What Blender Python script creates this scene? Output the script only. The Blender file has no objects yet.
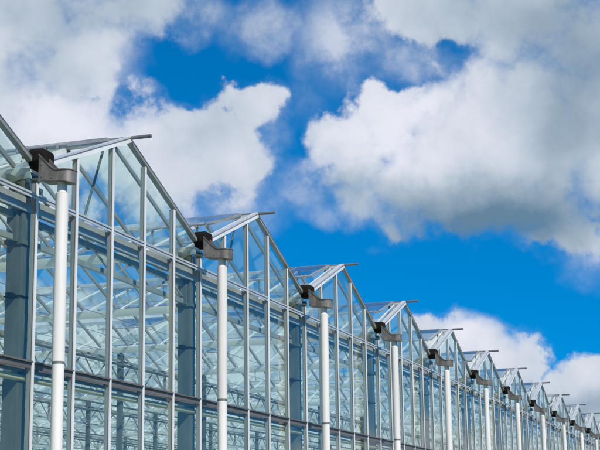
import bpy, math, random
from mathutils import Vector, Matrix
random.seed(7)
scene = bpy.context.scene
COL = scene.collection
PI = math.pi

# ------------------------------------------------------------------ helpers
class MB:
    """collects verts and faces, linked once as ONE mesh"""
    def __init__(s): s.v = []; s.f = []; s.sm = []
    def quad(s, a, b, c, d):
        n = len(s.v); s.v += [tuple(a), tuple(b), tuple(c), tuple(d)]; s.f.append((n, n+1, n+2, n+3)); s.sm.append(False)
    def poly(s, pts):
        n = len(s.v); s.v += [tuple(p) for p in pts]; s.f.append(tuple(range(n, n+len(pts)))); s.sm.append(False)
    def box(s, x0, x1, y0, y1, z0, z1):
        n = len(s.v)
        s.v += [(x0,y0,z0),(x1,y0,z0),(x1,y1,z0),(x0,y1,z0),(x0,y0,z1),(x1,y0,z1),(x1,y1,z1),(x0,y1,z1)]
        for f in ((0,3,2,1),(4,5,6,7),(0,1,5,4),(1,2,6,5),(2,3,7,6),(3,0,4,7)):
            s.f.append(tuple(n+i for i in f)); s.sm.append(False)
    def bar(s, p0, p1, w, h, up=(0,0,1)):
        p0 = Vector(p0); p1 = Vector(p1); d = (p1-p0).normalized()
        side = d.cross(Vector(up)).normalized(); u = side.cross(d).normalized()
        n = len(s.v)
        for p in (p0, p1):
            for a, b in ((-1,-1),(1,-1),(1,1),(-1,1)):
                s.v.append(tuple(p + side*(a*w/2) + u*(b*h/2)))
        for f in ((0,1,2,3),(7,6,5,4),(0,4,5,1),(1,5,6,2),(2,6,7,3),(3,7,4,0)):
            s.f.append(tuple(n+i for i in f)); s.sm.append(False)
    def tube(s, p0, p1, r, seg=10, r1=None):
        if r1 is None: r1 = r
        p0 = Vector(p0); p1 = Vector(p1); d = (p1-p0).normalized()
        a = Vector((0,0,1)) if abs(d.z) < .9 else Vector((1,0,0))
        u = d.cross(a).normalized(); w = d.cross(u)
        n = len(s.v)
        for p, rr in ((p0, r), (p1, r1)):
            for i in range(seg):
                t = 2*PI*i/seg; s.v.append(tuple(p + (u*math.cos(t) + w*math.sin(t))*rr))
        for i in range(seg):
            j = (i+1) % seg
            s.f.append((n+i, n+j, n+seg+j, n+seg+i)); s.sm.append(True)
        s.f.append(tuple(n+i for i in reversed(range(seg)))); s.sm.append(False)
        s.f.append(tuple(n+seg+i for i in range(seg))); s.sm.append(False)
    def prism(s, pts, axis, a0, a1):
        """pts: 2-D outline, swept along 'y' (pts = x,z), 'z' (pts = x,y) or 'x' (pts = y,z)"""
        def P(p, a):
            return (p[0], a, p[1]) if axis == 'y' else ((p[0], p[1], a) if axis == 'z' else (a, p[0], p[1]))
        n = len(s.v); m = len(pts)
        s.v += [P(p, a0) for p in pts] + [P(p, a1) for p in pts]
        for i in range(m):
            j = (i+1) % m; s.f.append((n+i, n+j, n+m+j, n+m+i)); s.sm.append(False)
        s.f.append(tuple(n+i for i in reversed(range(m)))); s.sm.append(False)
        s.f.append(tuple(n+m+i for i in range(m))); s.sm.append(False)
    def mesh(s, name, mat, bevel=False):
        me = bpy.data.meshes.new(name)
        me.from_pydata(s.v, [], s.f)
        me.polygons.foreach_set('use_smooth', s.sm)
        me.materials.append(mat); me.update()
        import bmesh
        bm = bmesh.new(); bm.from_mesh(me); bmesh.ops.recalc_face_normals(bm, faces=bm.faces[:]); bm.to_mesh(me); bm.free()
        me.set_sharp_from_angle(angle=math.radians(38))
        return me
    def build(s, name, mat, parent=None, loc=(0,0,0)):
        return link(name, s.mesh(name, mat), parent, loc)

def link(name, me, parent=None, loc=(0,0,0)):
    o = bpy.data.objects.new(name, me); COL.objects.link(o)
    o.location = loc
    if parent: o.parent = parent
    return o
def copy_tree(o, parent, dx):
    c = o.copy(); COL.objects.link(c); c.parent = parent
    c.location = (o.location.x + dx, o.location.y, o.location.z)
    for ch in o.children:
        d = ch.copy(); COL.objects.link(d); d.parent = c
    return c
def bevel(o, w=.004, seg=2):
    m = o.modifiers.new('bevel', 'BEVEL'); m.width = w; m.segments = seg; m.limit_method = 'ANGLE'
    return o

# ------------------------------------------------------------------ materials
def nmat(name):
    m = bpy.data.materials.new(name); m.use_nodes = True
    nt = m.node_tree; nt.nodes.clear()
    out = nt.nodes.new('ShaderNodeOutputMaterial')
    return m, nt, out
def solid(name, c0, c1, metal=0.0, rough=(.4,.6), scale=(3,3,3), bump=0.0, spec=.5):
    m, nt, out = nmat(name); N = nt.nodes; L = nt.links
    b = N.new('ShaderNodeBsdfPrincipled'); L.new(b.outputs[0], out.inputs[0])
    tc = N.new('ShaderNodeTexCoord'); oi = N.new('ShaderNodeObjectInfo')
    mp = N.new('ShaderNodeMapping'); mp.inputs['Scale'].default_value = scale
    cb = N.new('ShaderNodeCombineXYZ')
    mul = N.new('ShaderNodeMath'); mul.operation = 'MULTIPLY'; mul.inputs[1].default_value = 37.0
    L.new(oi.outputs['Random'], mul.inputs[0]); L.new(mul.outputs[0], cb.inputs[0]); L.new(mul.outputs[0], cb.inputs[1])
    L.new(tc.outputs['Object'], mp.inputs['Vector']); L.new(cb.outputs[0], mp.inputs['Location'])
    nz = N.new('ShaderNodeTexNoise'); nz.inputs['Scale'].default_value = 1.0; nz.inputs['Detail'].default_value = 6; nz.inputs['Roughness'].default_value = .62
    L.new(mp.outputs[0], nz.inputs['Vector'])
    rp = N.new('ShaderNodeValToRGB'); rp.color_ramp.elements[0].position = .32; rp.color_ramp.elements[1].position = .68
    rp.color_ramp.elements[0].color = (*c0, 1); rp.color_ramp.elements[1].color = (*c1, 1)
    L.new(nz.outputs[0], rp.inputs[0]); L.new(rp.outputs[0], b.inputs['Base Color'])
    mr = N.new('ShaderNodeMapRange'); mr.inputs['To Min'].default_value = rough[0]; mr.inputs['To Max'].default_value = rough[1]
    L.new(nz.outputs[0], mr.inputs[0]); L.new(mr.outputs[0], b.inputs['Roughness'])
    b.inputs['Metallic'].default_value = metal; b.inputs['Specular IOR Level'].default_value = spec
    if bump:
        bp = N.new('ShaderNodeBump'); bp.inputs['Strength'].default_value = bump; bp.inputs['Distance'].default_value = .01
        L.new(nz.outputs[0], bp.inputs['Height']); L.new(bp.outputs[0], b.inputs['Normal'])
    return m
def glass(name, tint, dirt_haze, dirt_haze_col, bump=.02, wave=1.5, gain=1.0, trans=.5):
    """thin pane: transparent, mirrored by Fresnel from both faces, a film of grime and painted haze"""
    m, nt, out = nmat(name); N = nt.nodes; L = nt.links
    tr = N.new('ShaderNodeBsdfTransparent'); tr.inputs[0].default_value = (*tint, 1)
    gl = N.new('ShaderNodeBsdfGlossy'); gl.inputs['Roughness'].default_value = .02; gl.inputs[0].default_value = (.97,.99,1,1)
    tc = N.new('ShaderNodeTexCoord')
    n1 = N.new('ShaderNodeTexNoise'); n1.inputs['Scale'].default_value = wave; n1.inputs['Detail'].default_value = 1
    L.new(tc.outputs['Object'], n1.inputs['Vector'])
    bp = N.new('ShaderNodeBump'); bp.inputs['Strength'].default_value = bump; bp.inputs['Distance'].default_value = .05
    L.new(n1.outputs[0], bp.inputs['Height']); L.new(bp.outputs[0], gl.inputs['Normal'])
    fr = N.new('ShaderNodeFresnel'); fr.inputs['IOR'].default_value = 1.5
    # on the back of a face the Fresnel node inverts the IOR (total reflection); a pane looks the same from both sides
    gm = N.new('ShaderNodeNewGeometry')
    io = N.new('ShaderNodeMapRange'); io.inputs['To Min'].default_value = 1.5; io.inputs['To Max'].default_value = 1/1.5
    L.new(gm.outputs['Backfacing'], io.inputs[0]); L.new(io.outputs[0], fr.inputs['IOR'])
    a = N.new('ShaderNodeMath'); a.operation = 'MULTIPLY'; a.inputs[1].default_value = 2*gain; L.new(fr.outputs[0], a.inputs[0])
    b = N.new('ShaderNodeMath'); b.operation = 'ADD'; b.inputs[1].default_value = 1; L.new(fr.outputs[0], b.inputs[0])
    c = N.new('ShaderNodeMath'); c.operation = 'DIVIDE'; c.use_clamp = True; L.new(a.outputs[0], c.inputs[0]); L.new(b.outputs[0], c.inputs[1])
    # grime film; on the left roof slope it also paints sky glow
    df = N.new('ShaderNodeBsdfDiffuse'); df.inputs[0].default_value = (*dirt_haze_col, 1)
    tl = N.new('ShaderNodeBsdfTranslucent'); tl.inputs[0].default_value = (*dirt_haze_col, 1)
    dm = N.new('ShaderNodeMixShader'); dm.inputs[0].default_value = trans; L.new(df.outputs[0], dm.inputs[1]); L.new(tl.outputs[0], dm.inputs[2])
    mp = N.new('ShaderNodeMapping'); mp.inputs['Scale'].default_value = (5, 5, .7)
    L.new(tc.outputs['Object'], mp.inputs['Vector'])
    n2 = N.new('ShaderNodeTexNoise'); n2.inputs['Scale'].default_value = 1.2; n2.inputs['Detail'].default_value = 4; L.new(mp.outputs[0], n2.inputs['Vector'])
    mr = N.new('ShaderNodeMapRange'); mr.inputs['From Min'].default_value = .3; mr.inputs['From Max'].default_value = .72
    mr.inputs['To Min'].default_value = dirt_haze[0]; mr.inputs['To Max'].default_value = dirt_haze[1]; L.new(n2.outputs[0], mr.inputs[0])
    m1 = N.new('ShaderNodeMixShader'); L.new(mr.outputs[0], m1.inputs[0]); L.new(tr.outputs[0], m1.inputs[1]); L.new(dm.outputs[0], m1.inputs[2])
    m2 = N.new('ShaderNodeMixShader'); L.new(c.outputs[0], m2.inputs[0]); L.new(m1.outputs[0], m2.inputs[1]); L.new(gl.outputs[0], m2.inputs[2])
    L.new(m2.outputs[0], out.inputs[0])
    return m

M = {}
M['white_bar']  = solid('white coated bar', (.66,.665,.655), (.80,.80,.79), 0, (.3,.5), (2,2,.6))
M['alu']        = solid('aluminium', (.52,.535,.54), (.68,.69,.69), .35, (.32,.5), (4,1.5,4))
M['alu_dark']   = solid('weathered aluminium', (.27,.28,.285), (.40,.41,.415), .35, (.35,.55), (4,1.5,4))
M['galv']       = solid('galvanised steel', (.075,.09,.08), (.135,.155,.14), .15, (.42,.62), (5,5,1.2), .05)
M['galv_light'] = solid('pale galvanised steel', (.30,.33,.34), (.44,.47,.47), .3, (.4,.6), (3,3,3), .03)
M['hopper']     = solid('weathered zinc', (.10,.087,.074), (.26,.235,.208), .35, (.4,.6), (13,13,4), .08)
M['black']      = solid('black rubber', (.008,.007,.006), (.018,.014,.011), 0, (.85,.95), (8,8,8), .1, .12)
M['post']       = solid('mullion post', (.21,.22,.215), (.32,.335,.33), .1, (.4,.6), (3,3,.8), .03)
M['rafter']     = solid('dark rafter', (.13,.135,.14), (.22,.23,.235), .4, (.4,.6), (3,3,3), .03)
M['rail']       = solid('rail steel', (.13,.115,.11), (.22,.20,.19), .3, (.4,.6), (1.2,5,5), .04)
M['rail_tube']  = solid('ochre rail tube', (.46,.40,.25), (.60,.54,.38), 0, (.45,.6), (1.2,5,5))
M['pvc']        = solid('white drain plastic', (.64,.61,.565), (.82,.785,.74), 0, (.5,.65), (9,9,.5), .02)
M['gutter']     = solid('white coated gutter', (.76,.78,.75), (.86,.87,.84), 0, (.35,.55), (3,.8,3))
M['wall_glass'] = glass('gable glass', (.895,.985,.925), (.0,.006), (.8,.84,.85), bump=.012, wave=1.3, gain=.5)
M['roof_glass'] = glass('roof glass', (.925,.985,.95), (.09,.14), (.90,.93,.90), bump=.006, wave=1.5, trans=.8)  # clear glass like the lee side; denser pale film paints sky glow
M['lee_glass']  = glass('lee roof glass', (.94,.985,.97), (.01,.03), (.88,.92,.90), bump=.006, wave=1.5, trans=.8)
M['vent_glass'] = glass('vent glass', (.90,.965,.965), (.03,.09), (.82,.87,.88), bump=.02, wave=1.5)
M['concrete']   = solid('concrete', (.30,.295,.28), (.42,.41,.39), 0, (.8,.95), (3,3,3), .15)
M['grass']      = solid('grass', (.045,.075,.02), (.10,.13,.045), 0, (.85,.98), (1.2,1.2,1.2), .4)
M['gravel']     = solid('gravel', (.22,.21,.19), (.40,.38,.35), 0, (.85,.98), (18,18,18), .5)
M['groundcloth']= solid('white ground cloth', (.62,.70,.60), (.76,.82,.74), 0, (.7,.9), (1,1,1), .1)  # unseen floor, kept pale and greenish to bounce light onto the structure

# ------------------------------------------------------------------ dimensions
W = 4.0            # bay width, gutter to gutter
ZG, ZR = 5.03, 5.83
K0, K1 = -2, 15    # bays K0 .. K1-1
DEPTH = 31.0
PITCH = .57        # roof panel width
Y0 = .2
NB = int((DEPTH-Y0)/PITCH)
SL = (ZR-ZG)/(W/2)
ROWS = [.175 + 4.78*i for i in range(7)]

# ------------------------------------------------------------------ setting
def ground_sheet(name, mat, x0, x1, y0, y1, z, thick=None):
    m = MB()
    if thick: m.box(x0, x1, y0, y1, z-thick, z)
    else: m.quad((x0,y0,z),(x1,y0,z),(x1,y1,z),(x0,y1,z))
    o = m.build(name, mat); o['kind'] = 'structure'; return o
ground_sheet('ground', M['grass'], -3000, 3000, -3000, 3000, 0)
ground_sheet('path', M['gravel'], -40, 120, -1.6, -.06, .004)
ground_sheet('greenhouse_floor', M['groundcloth'], K0*W+.1, K1*W-.1, .1, DEPTH-.1, .008)

# ------------------------------------------------------------------ the greenhouse
G = bpy.data.objects.new('greenhouse', None); COL.objects.link(G); G.location = (0,0,0)
G['label'] = 'long glass greenhouse with sawtooth gables and open roof vents'
G['category'] = 'greenhouse'

def zroof(x):      # underside line of the roof inside one bay
    return ZG + SL*min(x, W-x)

# --- gable wall of one bay: frame, mullions, rails, glass
fr = MB()
n_off = .03
fr.bar((.05, .022, ZG+.02+.02), (W/2-.0, .022, ZR+.017), .10, .036, (0,0,1))      # left rafter, its white paints the sky's reflection
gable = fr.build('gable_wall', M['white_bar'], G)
fr = MB(); fr.bar((.05, .02, ZG+.066), (W/2-.0, .02, ZR+.043), .085, .012, (0,0,1))
fr.build('rafter_seal', M['rafter'], gable)
fr = MB(); fr.bar((.05, .014, ZG+.083), (W/2, .014, ZR+.060), .075, .018, (0,0,1))
fr.build('rafter_cap', M['alu'], gable)
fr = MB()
fr.bar((W/2+.004, .012, ZR+.016), (W-.05, .012, ZG+.037), .06, .032, (0,0,1))     # right rafter, same kind of bar with shade put into a greyer colour
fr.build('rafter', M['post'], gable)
fr = MB(); fr.bar((W/2+.03, .005, ZR+.034), (W-.06, .005, ZG+.066), .05, .012, (0,0,1))
fr.build('rafter_seal', M['rafter'], gable)
for i in range(5):
    m = MB(); x = i*.8; zt = zroof(x) - (.012 if i < 3 else .024) if i else 4.98
    m.box(x-.020, x+.020, -.019, -.011, .42, zt)            # white outer cap
    m.build('mullion_cap', M['white_bar'], gable)
    m = MB(); m.box(x-.018, x+.018, -.0105, -.0015, .42, zt-.004)
    m.build('gasket', M['rafter'], gable)
    w = MB(); w.box(x-.016, x+.016, .0005, .042, .42, zt)
    w.build('mullion', M['post'], gable)
def rail_mb(z0, z1, kind):
    m = MB()
    for i in range(5):
        a, b = i*.8+.0265, (i+1)*.8-.0265
        if kind == 'eaves':
            m.box(a, b, -.022, -.003, z1-.02, z1)                # bright lip
            m.box(a, b, -.012, -.003, z1-.05, z1-.024)
        else:
            m.box(a, b, -.034, -.003, z1-.016, z1)                # brown flange seen from below
            m.box(a, b, -.012, -.003, z0, z1-.017)
    return m
rail_mb(4.64, 4.785, 'eaves').build('eaves_rail', M['alu'], gable)
m = MB(); m.box(0, W, .078, .088, 4.62, 4.755); m.box(0, W, .089, .125, 4.735, 4.755); m.box(0, W, .089, .125, 4.62, 4.635)
m.build('eaves_beam', M['galv_light'], gable)
rail_mb(3.125, 3.195, 'lower').build('lower_rail', M['rail'], gable)
m = MB(); m.box(0, W, .062, .085, 3.095, 3.19)
m.build('rail_backing', M['rail'], gable)
m = MB(); m.tube((0, .095, 3.045), (W, .095, 3.045), .031, 12)
m.build('rail_tube', M['rail_tube'], gable)
def tilt_quad(m, x0, x1, z0, z1, top=None, y=-.001, a=.0018):
    zl, zr = (z1, z1) if top is None else top
    e = [random.gauss(0, a) for _ in range(3)]
    def Y(x, z): return y + .0008 + (x-(x0+x1)/2)*e[0] + (z-(z0+z1)/2)*e[1]*.4
    m.quad((x0, Y(x0,z0), z0), (x1, Y(x1,z0), z0), (x1, Y(x1,zr), zr), (x0, Y(x0,zl), zl))
gl = [MB(), MB(), MB()]
for i in range(5):
    a, b = i*.8+.0245, (i+1)*.8-.0245
    tilt_quad(gl[0], a, b, .45, 3.12); tilt_quad(gl[1], a, b, 3.20, 4.63)
    if a < W/2 < b:
        za, zb = zroof(a)-.01, zroof(b)-.01
        y = .0
        gl[2].poly([(a, y, 4.79), (b, y, 4.79), (b, y, zb), (W/2, y, ZR-.03), (a, y, za)])
    else:
        tilt_quad(gl[2], a, b, 4.79, 0, (zroof(a)-.01, zroof(b)-.01), a=.001)
gl[0].build('lower_glazing', M['wall_glass'], gable)
gl[1].build('upper_glazing', M['wall_glass'], gable)
gl[2].build('gable_glazing', M['wall_glass'], gable)
m = MB(); m.box(0, W, -.04, .10, 0, .415)
m.build('plinth', M['concrete'], gable)

# --- roof slopes of one bay: bars + panes; the left slope is cut away under each vent
VENTS = [j for j in range(0, 24, 4)]        # first panel index of each two-panel vent (every 2.28 m)
VL = 1.06                                    # vent length down the slope, horizontal
def slope_mb(side):
    bars, pan = MB(), MB()
    def P(t, y, h=0):                        # t: 0 at gutter .. 1 at ridge
        x = t*W/2 if side == 'L' else W - t*W/2
        return (x, y, ZG + t*(ZR-ZG) + h)
    up = (-SL, 0, 1) if side == 'L' else (SL, 0, 1)
    for j in range(NB+1):
        y = Y0 + j*PITCH
        bars.bar(P(.04, y, .0), P(.985, y, .0), .019 if side == 'L' else .026, .032 if side == 'L' else .045, up)
    for j in range(-1, NB):
        y0 = Y0 + j*PITCH + .014; y1 = y0 + PITCH - .028
        if j < 0: y0 = .075
        cut = side == 'L' and any(v <= j < v+2 for v in VENTS)
        t1 = .985 if not cut else 1 - VL/(W/2)
        e = random.gauss(0, .003)
        pan.quad(P(.05, y0, .012-e), P(t1, y0, .012-e), P(t1, y1, .012+e), P(.05, y1, .012+e))
    return bars, pan
for side in 'LR':
    b, p = slope_mb(side)
    r = b.build('roof_slope', M['white_bar'] if side == 'L' else M['post'], G)  # same bars: sky light painted pale on the left, backlit dark on the right
    p.build('roof_glazing', M['roof_glass' if side == 'L' else 'lee_glass'], r)
    if side == 'L': slope_l = r
    else: slope_r = r

# --- ridge with its tube running out past the gable
m = MB()
m.box(W/2-.045, W/2+.045, .075, DEPTH, ZR+.0, ZR+.035)
m.box(W/2-.02, W/2+.02, .61, DEPTH, ZR+.0365, ZR+.055)
ridge = m.build('ridge', M['alu'], G)
m = MB(); m.tube((W/2, -.262, ZR+.047), (W/2, .6, ZR+.047), .021, 12)
m.build('ridge_tube', M['rafter'], ridge)
m = MB(); m.tube((W/2-.01, .3, ZR-.02), (1.40, .3, 4.60), .014, 8)
m.build('actuator_rod', M['galv'], ridge)

# --- one open roof vent, hinged at the ridge, lower edge lifted
def vent_mb(y0, y1):
    h = Vector((W/2-.05, 0, ZR+.045)); e = Vector((W/2-1.055, 0, ZR-.285))
    A = lambda p, y: (p.x, y, p.z)
    f = MB()
    up = (-.3, 0, 1)
    for y in (y0+.02, y1-.02):
        f.bar(A(h, y), A(e, y), .028, .03, up)
    mid = (y0+y1)/2
    f.bar(A(h, mid), A(e, mid), .02, .035, up)
    f.bar(A(h, y0+.04), A(h, y1-.04), .03, .04)
    f.tube(A(e, y0-.02), A(e, y1+.02), .016, 10)
    for y in (y0+.10, mid, y1-.10):
        f.box(e.x-.022, e.x+.022, y-.012, y+.012, e.z-.03, e.z+.022)
    g = MB()
    o = Vector((0,0,.021))
    for a, b in ((y0+.04, mid-.012), (mid+.012, y1-.04)):
        g.quad(A(h+o, a), A(e+o, a), A(e+o, b), A(h+o, b))
    arm = MB()
    for y in (y0+.25, y1-.25):
        arm.bar((e.x+.02, y, e.z-.01), (e.x+.10, y, e.z-.30), .018, .018, (0,1,0))
        arm.bar((e.x-.03, y, e.z-.025), (e.x+.07, y, e.z-.025), .03, .025, (0,0,1))
    arm.tube((e.x+.10, y0-.02, e.z-.31), (e.x+.10, y1+.02, e.z-.31), .016, 8)
    return f, g, arm
vents = []
for v in VENTS:
    f, g, a = vent_mb(Y0 + v*PITCH, Y0 + (v+2)*PITCH)
    H = (W/2-.05, 0, ZR+.045)                # hinge line
    for q in (f, g, a): q.v = [(x-H[0], y-H[1], z-H[2]) for x, y, z in q.v]
    o = f.build('roof_vent', M['alu_dark'], G, H)
    g.build('vent_glazing', M['vent_glass'], o)
    a.build('push_arm', M['alu_dark'], o)
    vents.append(o)

# --- gutter in the valley
m = MB()
m.prism([(-.085,5.035),(-.072,4.985),(-.045,4.935),(.045,4.935),(.072,4.985),(.085,5.035),(.077,5.035),(.041,4.942),(-.041,4.942),(-.077,5.035)], 'y', .03, DEPTH)
gutter = m.build('gutter', M['gutter'], G)
m = MB()
m.prism([(-.125,5.175),(-.13,5.085),(-.085,5.02),(.085,5.02),(.13,5.085),(.125,5.175),(.10,5.205),(-.10,5.205)], 'y', -.118, .027)
bevel(m.build('gutter_end', M['black'], gutter), .006)
m = MB()
m.bar((-.30,.14,4.905), (-.10,.14,4.905), .04, .05); m.bar((.10,.14,4.905), (.34,.14,4.895), .04, .05)
m.box(-.05,.05,.045,.085,4.79,4.998); m.tube((0,-.03,4.93),(0,.12,4.93),.035,10)
m.bar((-.45,.12,4.78),(-.07,.12,4.955),.03,.03); m.bar((.45,.12,4.78),(.07,.12,4.955),.03,.03)
m.build('gutter_bracket', M['galv'], gutter)

# --- column
def column_mb(first):
    m = MB(); h = first
    m.box(-h, h, -h, h, .0, 4.915)
    return m
me_col = column_mb(.078).mesh('column', M['galv']); me_col2 = column_mb(.045).mesh('inner_column', M['galv'])
m = MB()
m.box(-.097, .097, -.097, .097, 4.30, 4.345); m.box(-.14, -.0875, -.05, .05, 4.32, 4.62); m.box(.0875, .14, -.05, .05, 4.32, 4.62)
me_clamp = m.mesh('column_clamp', M['galv'])
ms = MB(); ms.box(-.091, .091, -.091, .091, 3.80, 3.812); ms.box(-.16, -.08, -.03, .03, 3.785, 3.83)
me_strap = ms.mesh('column_strap', M['black'])
ncol = 0
for r, y in enumerate(ROWS):
    for k in range(K0, K1+1):
        if ncol >= 98: break
        if r >= 4 and k < 2: continue
        if r >= 3 and k < 0: continue
        c = link('column', me_col if r == 0 else me_col2, G, (k*W, y, 0))
        if r == 0:
            link('column_clamp', me_clamp, c); link('column_strap', me_strap, c)
        ncol += 1

# --- lattice trusses across the bays
def truss(y, z0, z1, r_ch, heavy):
    m = MB(); x0, x1 = K0*W, K1*W
    m.bar((x0, y, z1), (x1, y, z1), .05, r_ch); m.bar((x0, y, z0), (x1, y, z0), .045, r_ch*.9)
    step = .5; n = int((x1-x0)/step)
    for i in range(n):
        a = x0 + i*step; b = a + step
        if i % 2 == 0: m.bar((a, y, z0), (b, y, z1), .018, .018)
        else: m.bar((a, y, z1), (b, y, z0), .018, .018)
    for k in range((K1-K0)*2):
        a = x0 + k*2.0
        m.bar((a, y+.0, z0-.02), (a, y+.0, z1+.16 if k % 2 == 0 else z1), .04, .04, (0,1,0))
    return m
for r, y in enumerate(ROWS):
    if r == 0: t = truss(y, 4.36, 4.575, .06, False)
    else:      t = truss(y, 4.36, 4.78, .036, True)
    to = t.build('truss', M['post'], G)
    if r:
        m = MB(); m.tube((K0*W, y-.07, 4.70), (K1*W, y-.07, 4.70), .026, 10)
        m.build('screen_roll', M['galv'], to)
        m = MB()
        for zz in (4.12, 3.95): m.tube((K0*W, y+.05, zz), (K1*W, y+.05, zz), .016, 6)
        m.build('heating_pipe', M['galv'], to)

# --- wires of the shade screen, along and across
for i in range(1, 40):
    y = .5 + i*.75
    m = MB(); m.tube((K0*W, y, 4.27), (K1*W, y, 4.27), .004, 4)
    m.build('screen_wire', M['alu_dark'], G)

# --- copies along the row
for k in range(K0, K1):
    if k == 0: continue
    for o in [gable, slope_l, slope_r, ridge] + vents:
        if o in vents and not (-1 <= k < 14): continue
        c = copy_tree(o, G, k*W)
        if o in vents: c.rotation_euler.y = random.uniform(-.016, .016)
for k in range(K0, K1+1):
    if k == 0: continue
    copy_tree(gutter, G, k*W)

# ------------------------------------------------------------------ drainpipes
px, py = -.087, -.324
def make_pipe():
    root = bpy.data.objects.new('drainpipe', None); COL.objects.link(root); root.location = (px, py, 0)
    m = MB(); m.tube((0,0,0), (0,0,3.145), .0565, 28); m.build('lower_pipe', M['pvc'], root)
    m = MB(); m.tube((0,0,3.1455), (0,0,3.1655), .0600, 28)
    m.build('collar', M['rafter'], root)
    m = MB(); m.tube((0,0,3.167), (0,0,4.742), .060, 28); m.tube((0,0,4.743), (0,0,4.752), .060, 28, .047)
    m.tube((0,0,4.7525), (0,0,4.86), .046, 24)
    m.build('upper_pipe', M['pvc'], root)
    # outlet hopper: a U-shaped trough reaching from the gutter end out over the pipe
    hw, yb, yc = .10, .20, -.035
    out = [(-hw, yb), ] + [(-hw*math.cos(t), yc - hw*math.sin(t)) for t in [PI*i/16 for i in range(17)]] + [(hw, yb)]
    def ztop(y):
        if y > .02: return 4.955 + .165*((y-.02)/.18)**1.2
        return 4.955
    def zbot(y): return 4.845 + (y-yc)*.12
    m = MB(); nn = len(out)
    # subdivide the straight sides
    pts = [(-hw, y) for y in (.20,.17,.14,.11,.08,.05,.02)] + out[1:-1] + [(hw, y) for y in (.02,.05,.08,.11,.14,.17,.20)]
    nn = len(pts); base = 0
    th = .006
    for (x, y) in pts: m.v.append((x, y, zbot(y)))
    for (x, y) in pts: m.v.append((x, y, ztop(y)))
    for i in range(nn-1):
        m.f.append((i, i+1, nn+i+1, nn+i)); m.sm.append(6 <= i <= nn-8)
    for (x, y) in pts: m.v.append((x*(1-th/hw), y+th if y < 0 else y, ztop(y)))
    for i in range(nn-1):
        m.f.append((nn+i, nn+i+1, 2*nn+i+1, 2*nn+i)); m.sm.append(False)
    for (x, y) in pts: m.v.append((x*(1-th/hw), y+th if y < 0 else y, zbot(y)+.01))
    for i in range(nn-1):
        m.f.append((2*nn+i, 2*nn+i+1, 3*nn+i+1, 3*nn+i)); m.sm.append(6 <= i <= nn-8)
    m.f.append(tuple(range(nn))); m.sm.append(False)
    m.f.append(tuple(range(3*nn, 4*nn))); m.sm.append(False)
    m.f.append((0, nn, 2*nn, 3*nn)); m.sm.append(False); m.f.append((nn-1, 4*nn-1, 3*nn-1, 2*nn-1)); m.sm.append(False)
    me = bpy.data.meshes.new('outlet_hopper'); me.from_pydata(m.v, [], m.f); me.polygons.foreach_set('use_smooth', m.sm)
    me.materials.append(M['hopper']); me.update(); me.set_sharp_from_angle(angle=math.radians(38))
    hp = link('outlet_hopper', me, root)
    m = MB()
    for i in range(nn-1):
        (xa, ya), (xb, yb_) = pts[i], pts[i+1]
        m.bar((xa*1.02, ya, ztop(ya)), (xb*1.02, yb_, ztop(yb_)), .011, .010)
    m.build('folded_lip', M['hopper'], hp)
    for yy, zz in ((.165, 4.90), (.165, 5.02), (.06, 4.885)):
        m = MB(); m.tube((-hw-.006, yy, zz), (-hw+.001, yy, zz), .008, 8)
        m.build('bolt', M['rafter'], hp)
    return root
NTH = 'second third fourth fifth sixth seventh eighth ninth tenth eleventh twelfth'.split()
ORD = ['', 'thickest white drainpipe, beside the biggest gable of the greenhouse'] + [
    '%s white drainpipe of the row, counting the thickest one as first' % n for n in NTH]
proto = make_pipe()
def pipe_label(o, i):
    o['label'] = ORD[i]; o['category'] = 'drainpipe'; o['group'] = 'white drainpipes along the greenhouse front'
pipe_label(proto, 1)
for i in range(1, 12):
    c = proto.copy(); COL.objects.link(c); c.location = (px + i*W, py, 0)
    c.rotation_euler = (random.gauss(0, .0009), random.gauss(0, .0012), 0)
    for ch in proto.children:
        d = ch.copy(); COL.objects.link(d); d.parent = c
        for g in ch.children:
            e = g.copy(); COL.objects.link(e); e.parent = d
    pipe_label(c, i+1)

# ------------------------------------------------------------------ sky
SUN = Vector((-.42, -.62, .66)).normalized()
world = bpy.data.worlds.new('World'); scene.world = world; world.use_nodes = True
nt = world.node_tree; nt.nodes.clear(); N = nt.nodes; L = nt.links
out = N.new('ShaderNodeOutputWorld'); bg = N.new('ShaderNodeBackground'); L.new(bg.outputs[0], out.inputs[0])
STR = .1
bg.inputs['Strength'].default_value = STR
sky = N.new('ShaderNodeTexSky'); sky.sky_type = 'NISHITA'; sky.sun_disc = False
sky.sun_elevation = math.asin(SUN.z); sky.sun_rotation = math.atan2(SUN.x, SUN.y) % (2*PI)
sky.air_density = 1.0; sky.dust_density = .05; sky.ozone_density = 3.0
def mth(op, a, b=None, c=None, clamp=False):
    n = N.new('ShaderNodeMath'); n.operation = op; n.use_clamp = clamp
    for i, v in enumerate((a, b, c)):
        if v is None: continue
        if isinstance(v, (int, float)): n.inputs[i].default_value = v
        else: L.new(v, n.inputs[i])
    return n.outputs[0]
def sstep(v, a, b, lo=0.0, hi=1.0):
    n = N.new('ShaderNodeMapRange'); n.interpolation_type = 'SMOOTHSTEP'
    n.inputs['From Min'].default_value = a; n.inputs['From Max'].default_value = b
    n.inputs['To Min'].default_value = lo; n.inputs['To Max'].default_value = hi
    L.new(v, n.inputs['Value']); return n.outputs['Result']
tc = N.new('ShaderNodeTexCoord'); D = tc.outputs['Generated']
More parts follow.
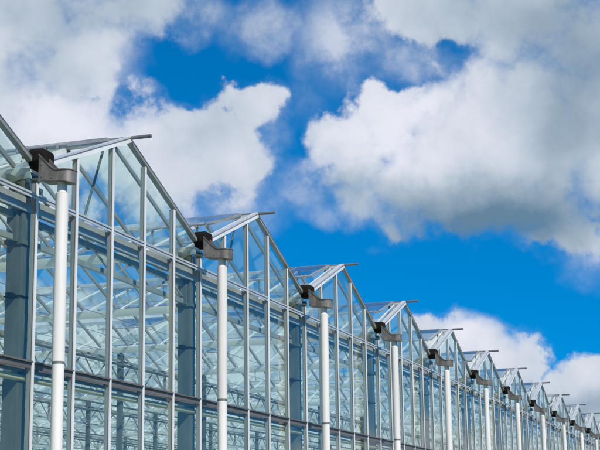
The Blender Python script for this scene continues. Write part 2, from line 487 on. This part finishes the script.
# a clear sky that stays deep blue low down: the sky is looked up a little higher than it is
hi = N.new('ShaderNodeVectorMath'); hi.operation = 'MULTIPLY_ADD'; L.new(D, hi.inputs[0]); hi.inputs[1].default_value = (1,1,1.1); hi.inputs[2].default_value = (0,0,.16)
hn = N.new('ShaderNodeVectorMath'); hn.operation = 'NORMALIZE'; L.new(hi.outputs[0], hn.inputs[0]); L.new(hn.outputs[0], sky.inputs['Vector'])
sep = N.new('ShaderNodeSeparateXYZ'); L.new(D, sep.inputs[0])
az = mth('MULTIPLY', mth('ARCTAN2', sep.outputs[1], sep.outputs[0]), 180/PI)
el = mth('MULTIPLY', mth('ARCSINE', sep.outputs[2]), 180/PI)
def noise(vec, scale, detail, rough, dist=0.0, off=(0,0,0)):
    n = N.new('ShaderNodeTexNoise'); n.inputs['Scale'].default_value = scale; n.inputs['Detail'].default_value = detail
    n.inputs['Roughness'].default_value = rough; n.inputs['Distortion'].default_value = dist
    if any(off):
        a = N.new('ShaderNodeVectorMath'); a.operation = 'ADD'; a.inputs[1].default_value = off; L.new(vec, a.inputs[0]); vec = a.outputs[0]
    L.new(vec, n.inputs['Vector']); return n
# turbulence that bends the outlines of the cloud masses (degrees of azimuth / elevation)
wn = noise(D, 24.0, 6, .58, 0, (3.1, 1.7, 5.2))
ws = N.new('ShaderNodeVectorMath'); ws.operation = 'SUBTRACT'; L.new(wn.outputs['Color'], ws.inputs[0]); ws.inputs[1].default_value = (.5,.5,.5)
wm = N.new('ShaderNodeVectorMath'); wm.operation = 'SCALE'; L.new(ws.outputs[0], wm.inputs[0]); wm.inputs['Scale'].default_value = 2.6
cb = N.new('ShaderNodeCombineXYZ'); L.new(az, cb.inputs[0]); L.new(el, cb.inputs[1])
wa = N.new('ShaderNodeVectorMath'); wa.operation = 'MULTIPLY_ADD'; L.new(wm.outputs[0], wa.inputs[0]); wa.inputs[1].default_value = (1,1,0); L.new(cb.outputs[0], wa.inputs[2])
Pv = wa.outputs[0]
def ell(c, vec):
    a, e, ra, re = c[:4]
    n = N.new('ShaderNodeVectorMath'); n.operation = 'MULTIPLY_ADD'; L.new(vec, n.inputs[0])
    n.inputs[1].default_value = (1/ra, 1/re, 0); n.inputs[2].default_value = (-a/ra, -e/re, 0)
    l = N.new('ShaderNodeVectorMath'); l.operation = 'LENGTH'; L.new(n.outputs[0], l.inputs[0])
    return l.outputs['Value']
# cloud masses: azimuth, elevation, half-width, half-height (degrees), thickness cap
CLOUDS = [
    (30.3, 20.64, 5.76, 3.62, 1.0),
    (27.95, 19.16, 2.72, 2.55, 1.0),
    (33.28, 17.7, 6.17, 4.94, 1.0),
    (25.86, 21.31, 2.88, 1.23, 1.0),
    (29.33, 15.89, 5.35, 3.13, 1.0),
    (25.78, 15.58, 3.91, 2.55, 1.0),
    (21.88, 18.15, 1.89, 1.56, 1.0),
    (20.6, 17.42, 1.4, 1.4, 1.0),
    (23.03, 16.43, 2.63, 2.14, 1.0),
    (23.66, 14.47, 3.29, 1.85, 1.0),
    (21.76, 15.21, 2.26, 1.81, 1.0),
    (16.63, 16.18, 2.39, 1.98, 1.0),
    (16.45, 14.66, 1.89, 1.07, 1.0),
    (14.48, 16.94, 2.47, 2.14, 1.0),
    (12.61, 17.8, 2.26, 2.06, 1.0),
    (10.9, 16.18, 4.94, 4.12, 1.0),
    (7.55, 16.39, 5.35, 4.94, 1.0),
    (12.05, 13.7, 4.86, 2.22, 1.0),
    (11.67, 12.79, 4.12, 1.4, 1.0),
    (16.04, 14.07, 2.06, 1.15, 0.4),
    (8.79, 12.61, 3.7, 1.73, 1.0),
    (6.35, 19.11, 2.88, 2.47, 1.0),
    (9.0, 20.5, 6.79, 2.26, 1.0),
    (12.83, 21.12, 4.12, 1.73, 1.0),
    (7.34, 11.45, 1.89, 1.48, 1.0),
    (6.26, 10.74, 1.65, 1.15, 1.0),
    (12.9, 7.68, 1.48, 1.36, 1.0),
    (11.29, 7.15, 2.47, 1.48, 1.0),
    (9.7, 6.5, 1.98, 1.23, 1.0),
    (6.96, 5.61, 2.55, 1.65, 1.0),
    (10.61, 4.2, 6.58, 2.55, 1.0),
    (13.7, 8.31, 0.82, 0.82, 1.0),
    (28.47, 6.01, 8.23, 4.32, 1.0),
    (22.8, 5.6, 6.17, 3.91, 1.0),
    (17.51, 3.73, 3.7, 2.06, 0.5),
    (33.49, 13.31, 3.7, 2.47, 1.0),
    (-12.0, 2.0, 8.0, 3.2, 0.6),
    (-4, 4, 5, 4, 0.5),
    (18, 40, 34, 11, 1.0),  # unseen bank added high up, for the left roof slopes to reflect
]
HOLES = [
    (24.11, 18.94, 1.89, 1.32, 0.9),
    (21.01, 19.61, 2.06, 0.91, 0.8),
    (19.03, 19.2, 1.56, 0.74, 0.6),
    (18.8, 16.83, 0.37, 2.47, 0.4),
    (15.28, 18.71, 1.65, 0.33, 0.3),
    (11.74, 19.38, 0.49, 0.37, 0.3),
    (13.64, 10.15, 7.41, 1.48, 1),
    (27.77, 10.99, 4.94, 0.99, 0.7),
]
GREY = [
    (10.65, 12.5, 6.17, 2.06, 0.85),
    (6.11, 18.29, 4.12, 3.7, 0.52),
    (7.01, 15.14, 3.7, 2.06, 0.25),
    (9.4, 20.93, 6.17, 1.85, 0.3),
    (16.89, 13.93, 1.85, 1.03, 0.3),
    (27.36, 21.38, 9.47, 1.65, 0.25),
    (30.04, 19.07, 4.94, 2.06, 0.12),
    (7.42, 4.51, 2.88, 1.07, 0.4),
    (21.97, 17.05, 2.26, 1.44, 0.1),
]
BRIGHT = [
    (14.48, 16.73, 4.12, 2.47, 0.26),
    (28.31, 16.53, 3.7, 1.85, 0.2),
    (11.67, 7.85, 2.47, 1.23, 0.15),
    (16.76, 20.25, 2.47, 1.65, 0.1),
]
VEILS = [
    (18.59, 14.04, 1.56, 1.4, 0.5),
    (20.92, 13.36, 2.47, 1.4, 0.5),
    (16.54, 20.13, 2.55, 2.47, 0.75),
    (16.7, 13.02, 1.85, 0.74, 0.6),
    (20.01, 20.7, 2.14, 1.15, 0.7),
    (19.83, 16.84, 1.07, 1.65, 0.3),
    (13.76, 19.07, 2.47, 0.91, 0.55),
    (26.77, 19.4, 1.81, 1.89, 0.6),
    (23.48, 21.09, 2.47, 1.07, 0.7),
    (18.1, 17.84, 1.23, 1.23, 0.15),
    (6.27, 10.58, 1.65, 1.23, 0.5),
]
# loose cloud cover over the rest of the sky
far = noise(D, 2.6, 4, .55, .3, (1.3, 7.7, 2.1))
win = ell((18.6, 11.5, 21, 19), cb.outputs[0])
F = mth('SUBTRACT', mth('MULTIPLY', mth('SUBTRACT', far.outputs[0], .53), 4.0), sstep(win, .75, 1.15, 3.0, 0.0))
for c in CLOUDS:
    v = mth('SUBTRACT', 1.0, ell(c, Pv))
    if c[4] < 1: v = mth('MINIMUM', v, c[4])
    F = mth('MAXIMUM', F, v)
for h in HOLES:
    F = mth('SMOOTH_MIN', F, mth('SUBTRACT', mth('MULTIPLY', ell(h, Pv), h[4]), h[4]), .1)
fb = noise(D, 30, 9, 0.6, .1)
# billows: rounded lobes along the cloud edges
dw = N.new('ShaderNodeVectorMath'); dw.operation = 'MULTIPLY_ADD'; L.new(ws.outputs[0], dw.inputs[0]); dw.inputs[1].default_value = (.050,.050,.050); L.new(D, dw.inputs[2])
vo = N.new('ShaderNodeTexVoronoi'); vo.feature = 'F1'; vo.inputs['Scale'].default_value = 24.0
vo.inputs['Detail'].default_value = 1.0; vo.inputs['Roughness'].default_value = .5; L.new(dw.outputs[0], vo.inputs['Vector'])
big = noise(D, 9.0, 5, .55, .2, (.3, .9, 4.4))
turb = mth('ADD', mth('MULTIPLY', mth('SUBTRACT', fb.outputs[0], .5), 0.95), mth('MULTIPLY', mth('SUBTRACT', 0.66, vo.outputs['Distance']), 0.55))
F2 = mth('ADD', F, turb)
alpha = sstep(F2, 0.0, 0.28)
soft = sstep(F2, 0.0 - .22, 0.28 + .34)
am = N.new('ShaderNodeMix'); am.data_type = 'FLOAT'
L.new(sstep(big.outputs[0], .40, .62), am.inputs[0]); L.new(alpha, am.inputs[2]); L.new(soft, am.inputs[3])
alpha = am.outputs[0]
# thin veils
V = None
for c in VEILS:
    v = mth('MULTIPLY', sstep(ell(c, Pv), 1.3, .15), c[4])
    V = v if V is None else mth('MAXIMUM', V, v)
veil = mth('MULTIPLY', V, sstep(fb.outputs[0], .32, .62, .25, 1.0))
alpha = mth('SUBTRACT', 1.0, mth('MULTIPLY', mth('SUBTRACT', 1.0, alpha), mth('SUBTRACT', 1.0, veil)))
# light and shade of the cloud masses
fb2 = noise(D, 30, 4, .5, .1, (.010, .016, -.030))
S = mth('ADD', 0.8, mth('MULTIPLY', mth('SUBTRACT', fb.outputs[0], fb2.outputs[0]), .30))
S = mth('ADD', S, mth('MULTIPLY', mth('SUBTRACT', big.outputs[0], .5), .22))
S = mth('ADD', S, mth('MULTIPLY', mth('SUBTRACT', .5, vo.outputs['Distance']), .10))
for g in GREY:
    S = mth('SUBTRACT', S, sstep(ell(g, Pv), 1.35, .0, 0.0, g[4]))
for g in BRIGHT:
    S = mth('ADD', S, sstep(ell(g, Pv), 1.3, .0, 0.0, g[4]))
rp = N.new('ShaderNodeValToRGB'); cr = rp.color_ramp
cr.elements[0].position = 0.0; cr.elements[0].color = (.13,.235,.345,1)
cr.elements[1].position = 1.0; cr.elements[1].color = (.80,.82,.91,1)
e = cr.elements.new(.55); e.color = (.455,.54,.64,1)
L.new(S, rp.inputs[0])
cs = N.new('ShaderNodeVectorMath'); cs.operation = 'SCALE'; cs.inputs['Scale'].default_value = 1/STR; L.new(rp.outputs[0], cs.inputs[0])
# deep polarised blue
hs = N.new('ShaderNodeHueSaturation'); hs.inputs['Saturation'].default_value = 1.55; hs.inputs['Value'].default_value = 1.5; hs.inputs['Hue'].default_value = 0.5
L.new(sky.outputs[0], hs.inputs['Color'])
mx = N.new('ShaderNodeMix'); mx.data_type = 'RGBA'
L.new(alpha, mx.inputs['Factor']); L.new(hs.outputs[0], mx.inputs['A']); L.new(cs.outputs[0], mx.inputs['B'])
for s_ in mx.inputs:
    pass
def sock(node, name, typ):
    return [s for s in node.inputs if s.name == name and s.type == typ][0]
for l in list(nt.links):
    if l.to_node == mx: nt.links.remove(l)
L.new(alpha, sock(mx, 'Factor', 'VALUE')); L.new(hs.outputs[0], sock(mx, 'A', 'RGBA')); L.new(cs.outputs[0], sock(mx, 'B', 'RGBA'))
L.new([s for s in mx.outputs if s.type == 'RGBA'][0], bg.inputs['Color'])

sun = bpy.data.lights.new('sun', 'SUN'); sun.energy = 4.7; sun.angle = math.radians(.5); sun.color = (1, .935, .84)
so = bpy.data.objects.new('sun', sun); COL.objects.link(so)
so.rotation_euler = (-SUN).to_track_quat('-Z', 'Y').to_euler(); so.location = (0, -30, 30)

# ------------------------------------------------------------------ camera
cam = bpy.data.cameras.new('camera'); co = bpy.data.objects.new('camera', cam); COL.objects.link(co)
cam.sensor_width = 36.0; cam.lens = 36*1392.98/600; cam.clip_end = 8000; cam.clip_start = .1
yaw, pitch, roll = 0.32476, 0.2185, -0.01392
fwd = Vector((math.cos(pitch)*math.cos(yaw), math.cos(pitch)*math.sin(yaw), math.sin(pitch)))
right = Vector((math.sin(yaw), -math.cos(yaw), 0)); upv = right.cross(fwd)
c, s = math.cos(roll), math.sin(roll)
r2 = right*c + upv*s; u2 = upv*c - right*s
mat = Matrix((r2, u2, -fwd)).transposed().to_4x4(); mat.translation = (-11.3772, -6.47, 1.6)
co.matrix_world = mat
scene.camera = co

# ------------------------------------------------------------------ render
scene.render.engine = 'CYCLES'
cy = scene.cycles
cy.max_bounces = 12; cy.diffuse_bounces = 3; cy.glossy_bounces = 6; cy.transmission_bounces = 6; cy.transparent_max_bounces = 48
cy.use_denoising = True; cy.caustics_reflective = False; cy.caustics_refractive = False; cy.sample_clamp_indirect = 8
world.cycles.sampling_method = 'MANUAL'; world.cycles.sample_map_resolution = 512
scene.view_settings.view_transform = 'Standard'; scene.view_settings.look = 'None'
scene.view_settings.gamma = 1; scene.view_settings.exposure = 0; scene.view_settings.use_curve_mapping = False
